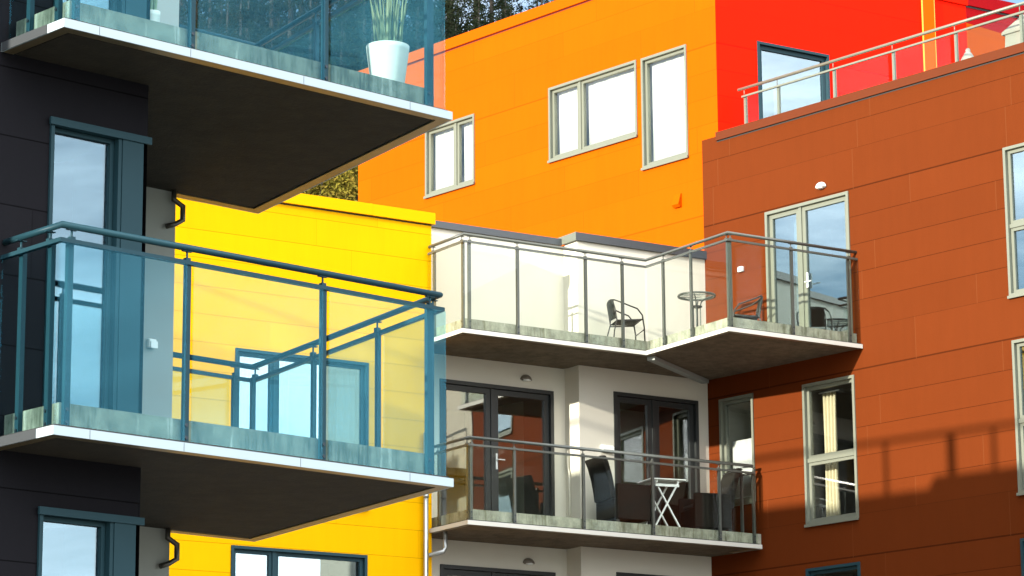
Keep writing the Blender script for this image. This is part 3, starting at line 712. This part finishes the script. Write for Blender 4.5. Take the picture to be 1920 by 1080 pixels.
for y in (-.22, .22):
    s = 1 if y > 0 else -1
    MB().bar((-.22, y, 0), (.20, y, T - .03), .022, .035, (0, 1, 0)).build('leg', M['whitewood'], ft)
    MB().bar((.22, y - .03 * s, 0), (-.20, y - .03 * s, T - .03), .022, .035, (0, 1, 0)).build('leg', M['whitewood'], ft)
for x in (-.18, .18): MB().box(x - .014, x + .014, -.24, .24, T - .06, T - .022).build('apron', M['whitewood'], ft)
MB().box(-.2, .2, -.235, -.215, T - .12, T - .08).build('apron', M['whitewood'], ft)

# potted plants on the upper left balcony
fl = g1 + DECK
def potted(px, py, yl, rad, hgt, label, n, ln, seed):
    rr = random.Random(seed); u, _ = L0.hit(px, py, yl); r = tag(empty('potted_plant', L0, u, yl, fl), label, 'potted plant')
    MB().lathe([(0, 0), (rad * .66, 0), (rad * .72, .02), (rad * .86, hgt * .5), (rad * .98, hgt * .9), (rad, hgt), (rad * .93, hgt), (rad * .9, hgt - .05), (0, hgt - .05)], n=36).build('pot', M['pot'], r)
    MB().lathe([(0, hgt - .045), (rad * .89, hgt - .045)], n=24).build('soil', M['soil'], r)
    f = MB()
    for _ in range(n):
        an = rr.uniform(0, 2 * pi); q = rad * .62 * rr.random() ** .5; x, y = q * cos(an), q * sin(an); L = ln * rr.uniform(.6, 1.05); w = rr.uniform(.006, .013)
        lean = rr.uniform(.0, .16) + .10 * q / rad; a2 = an + rr.uniform(-.4, .4); t = rr.uniform(0, pi); dx, dy = cos(t) * w, sin(t) * w; vs = []
        for j in range(6):
            s = j / 5; k = (1 - s ** 2.2); c = (x + cos(a2) * lean * L * s * s, y + sin(a2) * lean * L * s * s, hgt - .05 + L * s)
            vs += [(c[0] - dx * k, c[1] - dy * k, c[2]), (c[0] + dx * k, c[1] + dy * k, c[2])]
        f.add(vs, [(2 * j, 2 * j + 1, 2 * j + 3, 2 * j + 2) for j in range(5)], True)
    f.build('leaves', M['leaf'], r)
potted(727, 110, 17.35, .172, .40, 'white tapered pot of tall upright grass at the right end of the upper left balcony', 48, .66, 3)
potted(286, 15, 17.75, .06, .36, 'small white pot of dark foliage near the upper left window', 24, .22, 5)

# things on the roof terrace
u, z = BR.hit(1815, 100, 1.1); o = empty('garden_ornament', BR, u, 1.1, ztop - .62)
hh = BR.hit(1818, 90, 1.1)[1] - (ztop - .62)
MB().lathe([(0, 0), (.13, 0), (.13, hh - .24), (.12, hh - .19), (.08, hh - .12), (.05, hh - .07), (.035, hh - .06), (.042, hh - .03), (.025, hh), (0, hh)], n=20).build('cone', M['stone'], o)
tag(o, 'small pale cone topped garden ornament behind the brown roof edge', 'ornament')
u, z = BR.hit(1924, 60, .9); o = empty('covered_barbecue', BR, u, .9, ztop - .62); b0 = 0; zt2 = BR.hit(1915, 50, .9)[1] - (ztop - .62)
m = MB(); A = [(-.26, -.3), (1.0, -.3), (1.0, .35), (-.26, .35)]
lv = [(0, 1.0, 0), (zt2 - .17, .9, 0), (zt2 - .165, .99, 0), (zt2 - .12, .98, 0), (zt2 + .10, .55, .06), (zt2 + .16, .35, .1)]
vs = []
for z, s, sh in lv: vs += [(.37 + (x - .37) * s, y * s, z) for x, y in A]
m.add(vs, [(4 * i + k, 4 * i + (k + 1) % 4, 4 * i + 4 + (k + 1) % 4, 4 * i + 4 + k) for i in range(len(lv) - 1) for k in range(4)] + [tuple(4 * (len(lv) - 1) + k for k in range(4))])
m.build('cover', M['cover'], o, bevel=.01); tag(o, 'off white covered garden furniture at the far right of the roof terrace', 'furniture')

# =========================== neighbouring block, out of the picture on the left: it shades the lower right walls
nb = tag(empty('terrace_block', W0, 9., 30., 0), 'pale rendered block with railed roof terrace behind the charcoal building', 'building'); O = (9., 30., 0)
SL = .2
zA = 6.86 + H + SL * 20.4
MB().box(-2, 9, 30.75, 39.5, 0, zA).build('wall', M['shade_wall'], nb, O)
MB().box(-2, 9, 23.5, 30.747, 0, zA + .18).build('wall', M['shade_wall'], nb, O)
MB().box(8.85, 8.9, 23.6, 39.4, zA + .80, zA + .87).build('handrail', M['steel'], nb, O)
for y in (23.9, 25.1, 26.3, 27.5, 28.7, 29.55, 30.38, 31.7, 36.5, 37.7):
    w = .09 if y in (30.38,) else .04
    MB().box(8.85, 8.9, y - w, y + w, zA, zA + .80).build('post', M['steel'], nb, O)

# =========================== ground, hillside and trees
g = MB(); S = 1500; g.add([(-S, -S, 0), (S, -S, 0), (S, S, 0), (-S, S, 0)], [(0, 1, 2, 3)]); tag(g.build('ground', M['ground']), kind='structure')
def hill_h(x, y):
    d = x * CF.x + y * CF.y; s = x * CR.x + y * CR.y
    h = max(0., d - 62) * .55 - max(0., d - 150) * .45
    lat = s / max(d, 1)
    h *= 1 - .22 * max(0., min(1., (lat + .03) / .10)); h += 2.0 * sin(x * .05) * cos(y * .043) * min(1, max(0, (d - 62) / 40))
    return h
hb = MB(); nx, ny = 50, 40; vs = []
for i in range(nx + 1):
    for j in range(ny + 1):
        d = 60 + 300 * i / nx; s = -140 + 280 * j / ny; p = CF * d + CR * s; vs.append((p.x, p.y, hill_h(p.x, p.y) + .02))
hb.add(vs, [(i * (ny + 1) + j, i * (ny + 1) + j + 1, (i + 1) * (ny + 1) + j + 1, (i + 1) * (ny + 1) + j) for i in range(nx) for j in range(ny)], True)
tag(hb.build('hillside', M['hill']), kind='structure')

def tuft(f, c, size, rr, up=.3):
    n = Vector((rr.gauss(0, 1), rr.gauss(0, 1), rr.gauss(0, 1) + up)).normalized(); a = n.orthogonal().normalized(); b = n.cross(a); t = rr.uniform(0, 2 * pi)
    a, b = a * cos(t) + b * sin(t), b * cos(t) - a * sin(t); s = size * rr.uniform(.6, 1.3); c = Vector(c)
    f.add([c - a * s, c - b * s * .32, c + a * s, c + b * s * .32], [(0, 1, 2, 3)])
def conifer(seed, hgt, rad, dens=1.):
    rr = random.Random(seed); r = bpy.data.objects.new('conifer_tree', None); COL.objects.link(r)
    MB().tube([(0, 0, -.5), (.05, .02, hgt * .5), (0, 0, hgt * .98)], [.20, .12, .02], 8).build('trunk', M['bark'], r)
    f = MB(); z = hgt * .10
    while z < hgt * .99:
        q = z / hgt; R = rad * (1 - q) ** .8 * rr.uniform(.75, 1.15) + .12; nb_ = rr.randint(5, 8)
        for k in range(nb_):
            an = rr.uniform(0, 2 * pi); L = R * rr.uniform(.6, 1.15); d = (cos(an), sin(an))
            m = int((10 + L * 26) * dens)
            for i in range(m):
                s = rr.random() ** .7; sp = .10 + .22 * L * (1 - abs(s - .5))
                x = L * s; zz = z + L * (.12 * s - .38 * s * s)
                tuft(f, (d[0] * x + rr.gauss(0, sp * .5), d[1] * x + rr.gauss(0, sp * .5), zz + rr.gauss(0, .10)), .085, rr)
        z += hgt * .022 * rr.uniform(.8, 1.3) + .08
    f.build('crown', M['conifer'], r); return r
def bushy(seed, hgt, rad):
    rr = random.Random(seed); r = bpy.data.objects.new('bushy_tree', None); COL.objects.link(r)
    t = MB(); t.tube([(0, 0, -.4), (.05, 0, hgt * .45), (0, .05, hgt * .8)], [.12, .08, .03], 7)
    f = MB()
    for k in range(26):
        an = rr.uniform(0, 2 * pi); e = rr.uniform(-.2, 1.); q = rr.random() ** .5
        c = Vector((cos(an) * rad * q * (1 - .4 * max(0, e)), sin(an) * rad * q * (1 - .4 * max(0, e)), hgt * (.50 + .42 * e * .8)))
        t.tube([(0, 0, hgt * .3), c * .6 + Vector((0, 0, hgt * .1)), c], [.04, .025, .01], 5)
        cr_ = rad * rr.uniform(.28, .5)
        for i in range(420):
            v = Vector((rr.gauss(0, 1), rr.gauss(0, 1), rr.gauss(0, 1))).normalized() * cr_ * rr.random() ** .4; tuft(f, c + v, .085, rr, .5)
    t.build('trunk', M['bark'], r); f.build('crown', M['bush'], r); return r
CP = [conifer(11, 13, 2.6), conifer(12, 11, 2.2), conifer(13, 15, 3.0, .9)]; BP = [bushy(21, 8, 2.5), bushy(22, 7, 2.2)]
rr = random.Random(5); used = set()
def plant(protos, name, d, s, sc_, label, cat, group):
    i = rr.randrange(len(protos)); key = (name, i)
    o = protos[i] if key not in used else copy_tree(protos[i]); used.add(key)
    p = CF * d + CR * s; o.location = (p.x, p.y, hill_h(p.x, p.y) - .2); o.rotation_euler = (0, 0, rr.uniform(0, 6.28)); o.scale = (sc_ * rr.uniform(.9, 1.1), sc_ * rr.uniform(.9, 1.1), sc_)
    return tag(o, label, cat, group)
for d in (114, 119, 125, 132, 140):
    for k in range(19):
        lat = -.150 + .0100 * k + rr.uniform(-.004, .004)
        plant(CP, 'c', d + rr.uniform(-3, 3), lat * d, rr.uniform(.75, 1.1), 'dark conifer in the wood on the hillside behind the orange roof', 'tree', 'conifers on the hillside')
for d in (88, 93, 98, 103, 108):
    for k in range(7):
        lat = -.080 + .0075 * k + rr.uniform(-.003, .003)
        plant(BP, 'b', d + rr.uniform(-1.5, 1.5), lat * d, rr.uniform(.8, 1.15), 'yellow green bushy tree on the slope behind the yellow roof edge', 'tree', 'bushy trees behind the yellow roof')

# =========================== light
SUN = Vector((1, .15, -.2)).normalized()
sl = bpy.data.lights.new('sun', 'SUN'); so = bpy.data.objects.new('sun', sl); COL.objects.link(so)
sl.energy = 5.; sl.angle = radians(.53); sl.color = (1, .93, .80); so.rotation_euler = SUN.to_track_quat('-Z', 'Y').to_euler(); so.location = (0, 0, 60)
wd = bpy.data.worlds.new('World'); sc.world = wd; wd.use_nodes = True; nt = wd.node_tree
sky = nt.nodes.new('ShaderNodeTexSky'); sky.sky_type = 'NISHITA'; sky.sun_disc = False
el = math.asin(-SUN.z); sky.sun_elevation = el; sky.sun_rotation = atan2(-SUN.x, -SUN.y); sky.altitude = 20; sky.air_density = 1.; sky.dust_density = .1; sky.ozone_density = 2.
tc = nt.nodes.new('ShaderNodeTexCoord'); mp = nt.nodes.new('ShaderNodeMapping'); mp.inputs['Scale'].default_value = (1.2, 1.2, 3.5); mp.inputs['Rotation'].default_value = (.3, .1, .6)
nt.links.new(tc.outputs['Generated'], mp.inputs[0])
nz = nt.nodes.new('ShaderNodeTexNoise'); nz.inputs['Scale'].default_value = 2.1; nz.inputs['Detail'].default_value = 7; nz.inputs['Roughness'].default_value = .6; nz.inputs['Distortion'].default_value = .5; nt.links.new(mp.outputs[0], nz.inputs['Vector'])
def wm(op, *a):
    x = nt.nodes.new('ShaderNodeMath'); x.operation = op
    for i, q in enumerate(a):
        if isinstance(q, (int, float)): x.inputs[i].default_value = q
        else: nt.links.new(q, x.inputs[i])
    return x.outputs[0]
# an unseen bank of bright cloud, added to fill the shaded fronts; only wisps elsewhere
dt = nt.nodes.new('ShaderNodeVectorMath'); dt.operation = 'DOT_PRODUCT'; nt.links.new(tc.outputs['Generated'], dt.inputs[0]); dt.inputs[1].default_value = Vector((.08, -.62, .78)).normalized()
bank = nt.nodes.new('ShaderNodeMapRange'); bank.inputs[1].default_value = .50; bank.inputs[2].default_value = .98; nt.links.new(dt.outputs['Value'], bank.inputs[0])
cov = wm('ADD', nz.outputs['Fac'], wm('MULTIPLY', bank.outputs[0], .46))
mr = nt.nodes.new('ShaderNodeMapRange'); mr.inputs[1].default_value = .52; mr.inputs[2].default_value = .80; nt.links.new(cov, mr.inputs[0])
mx = nt.nodes.new('ShaderNodeMix'); mx.data_type = 'RGBA'; nt.links.new(mr.outputs[0], mx.inputs[0]); nt.links.new(sky.outputs[0], mx.inputs[6]); mx.inputs[7].default_value = (19.5, 20., 20.5, 1)
bg = nt.nodes['Background']; nt.links.new(mx.outputs[2], bg.inputs[0]); bg.inputs[1].default_value = .12

sc.view_settings.view_transform = 'Standard'; sc.view_settings.look = 'None'; sc.view_settings.exposure = 1.15; sc.view_settings.gamma = 1
sc.cycles.transparent_max_bounces = 24; sc.cycles.max_bounces = 8; sc.cycles.diffuse_bounces = 4; sc.cycles.glossy_bounces = 5
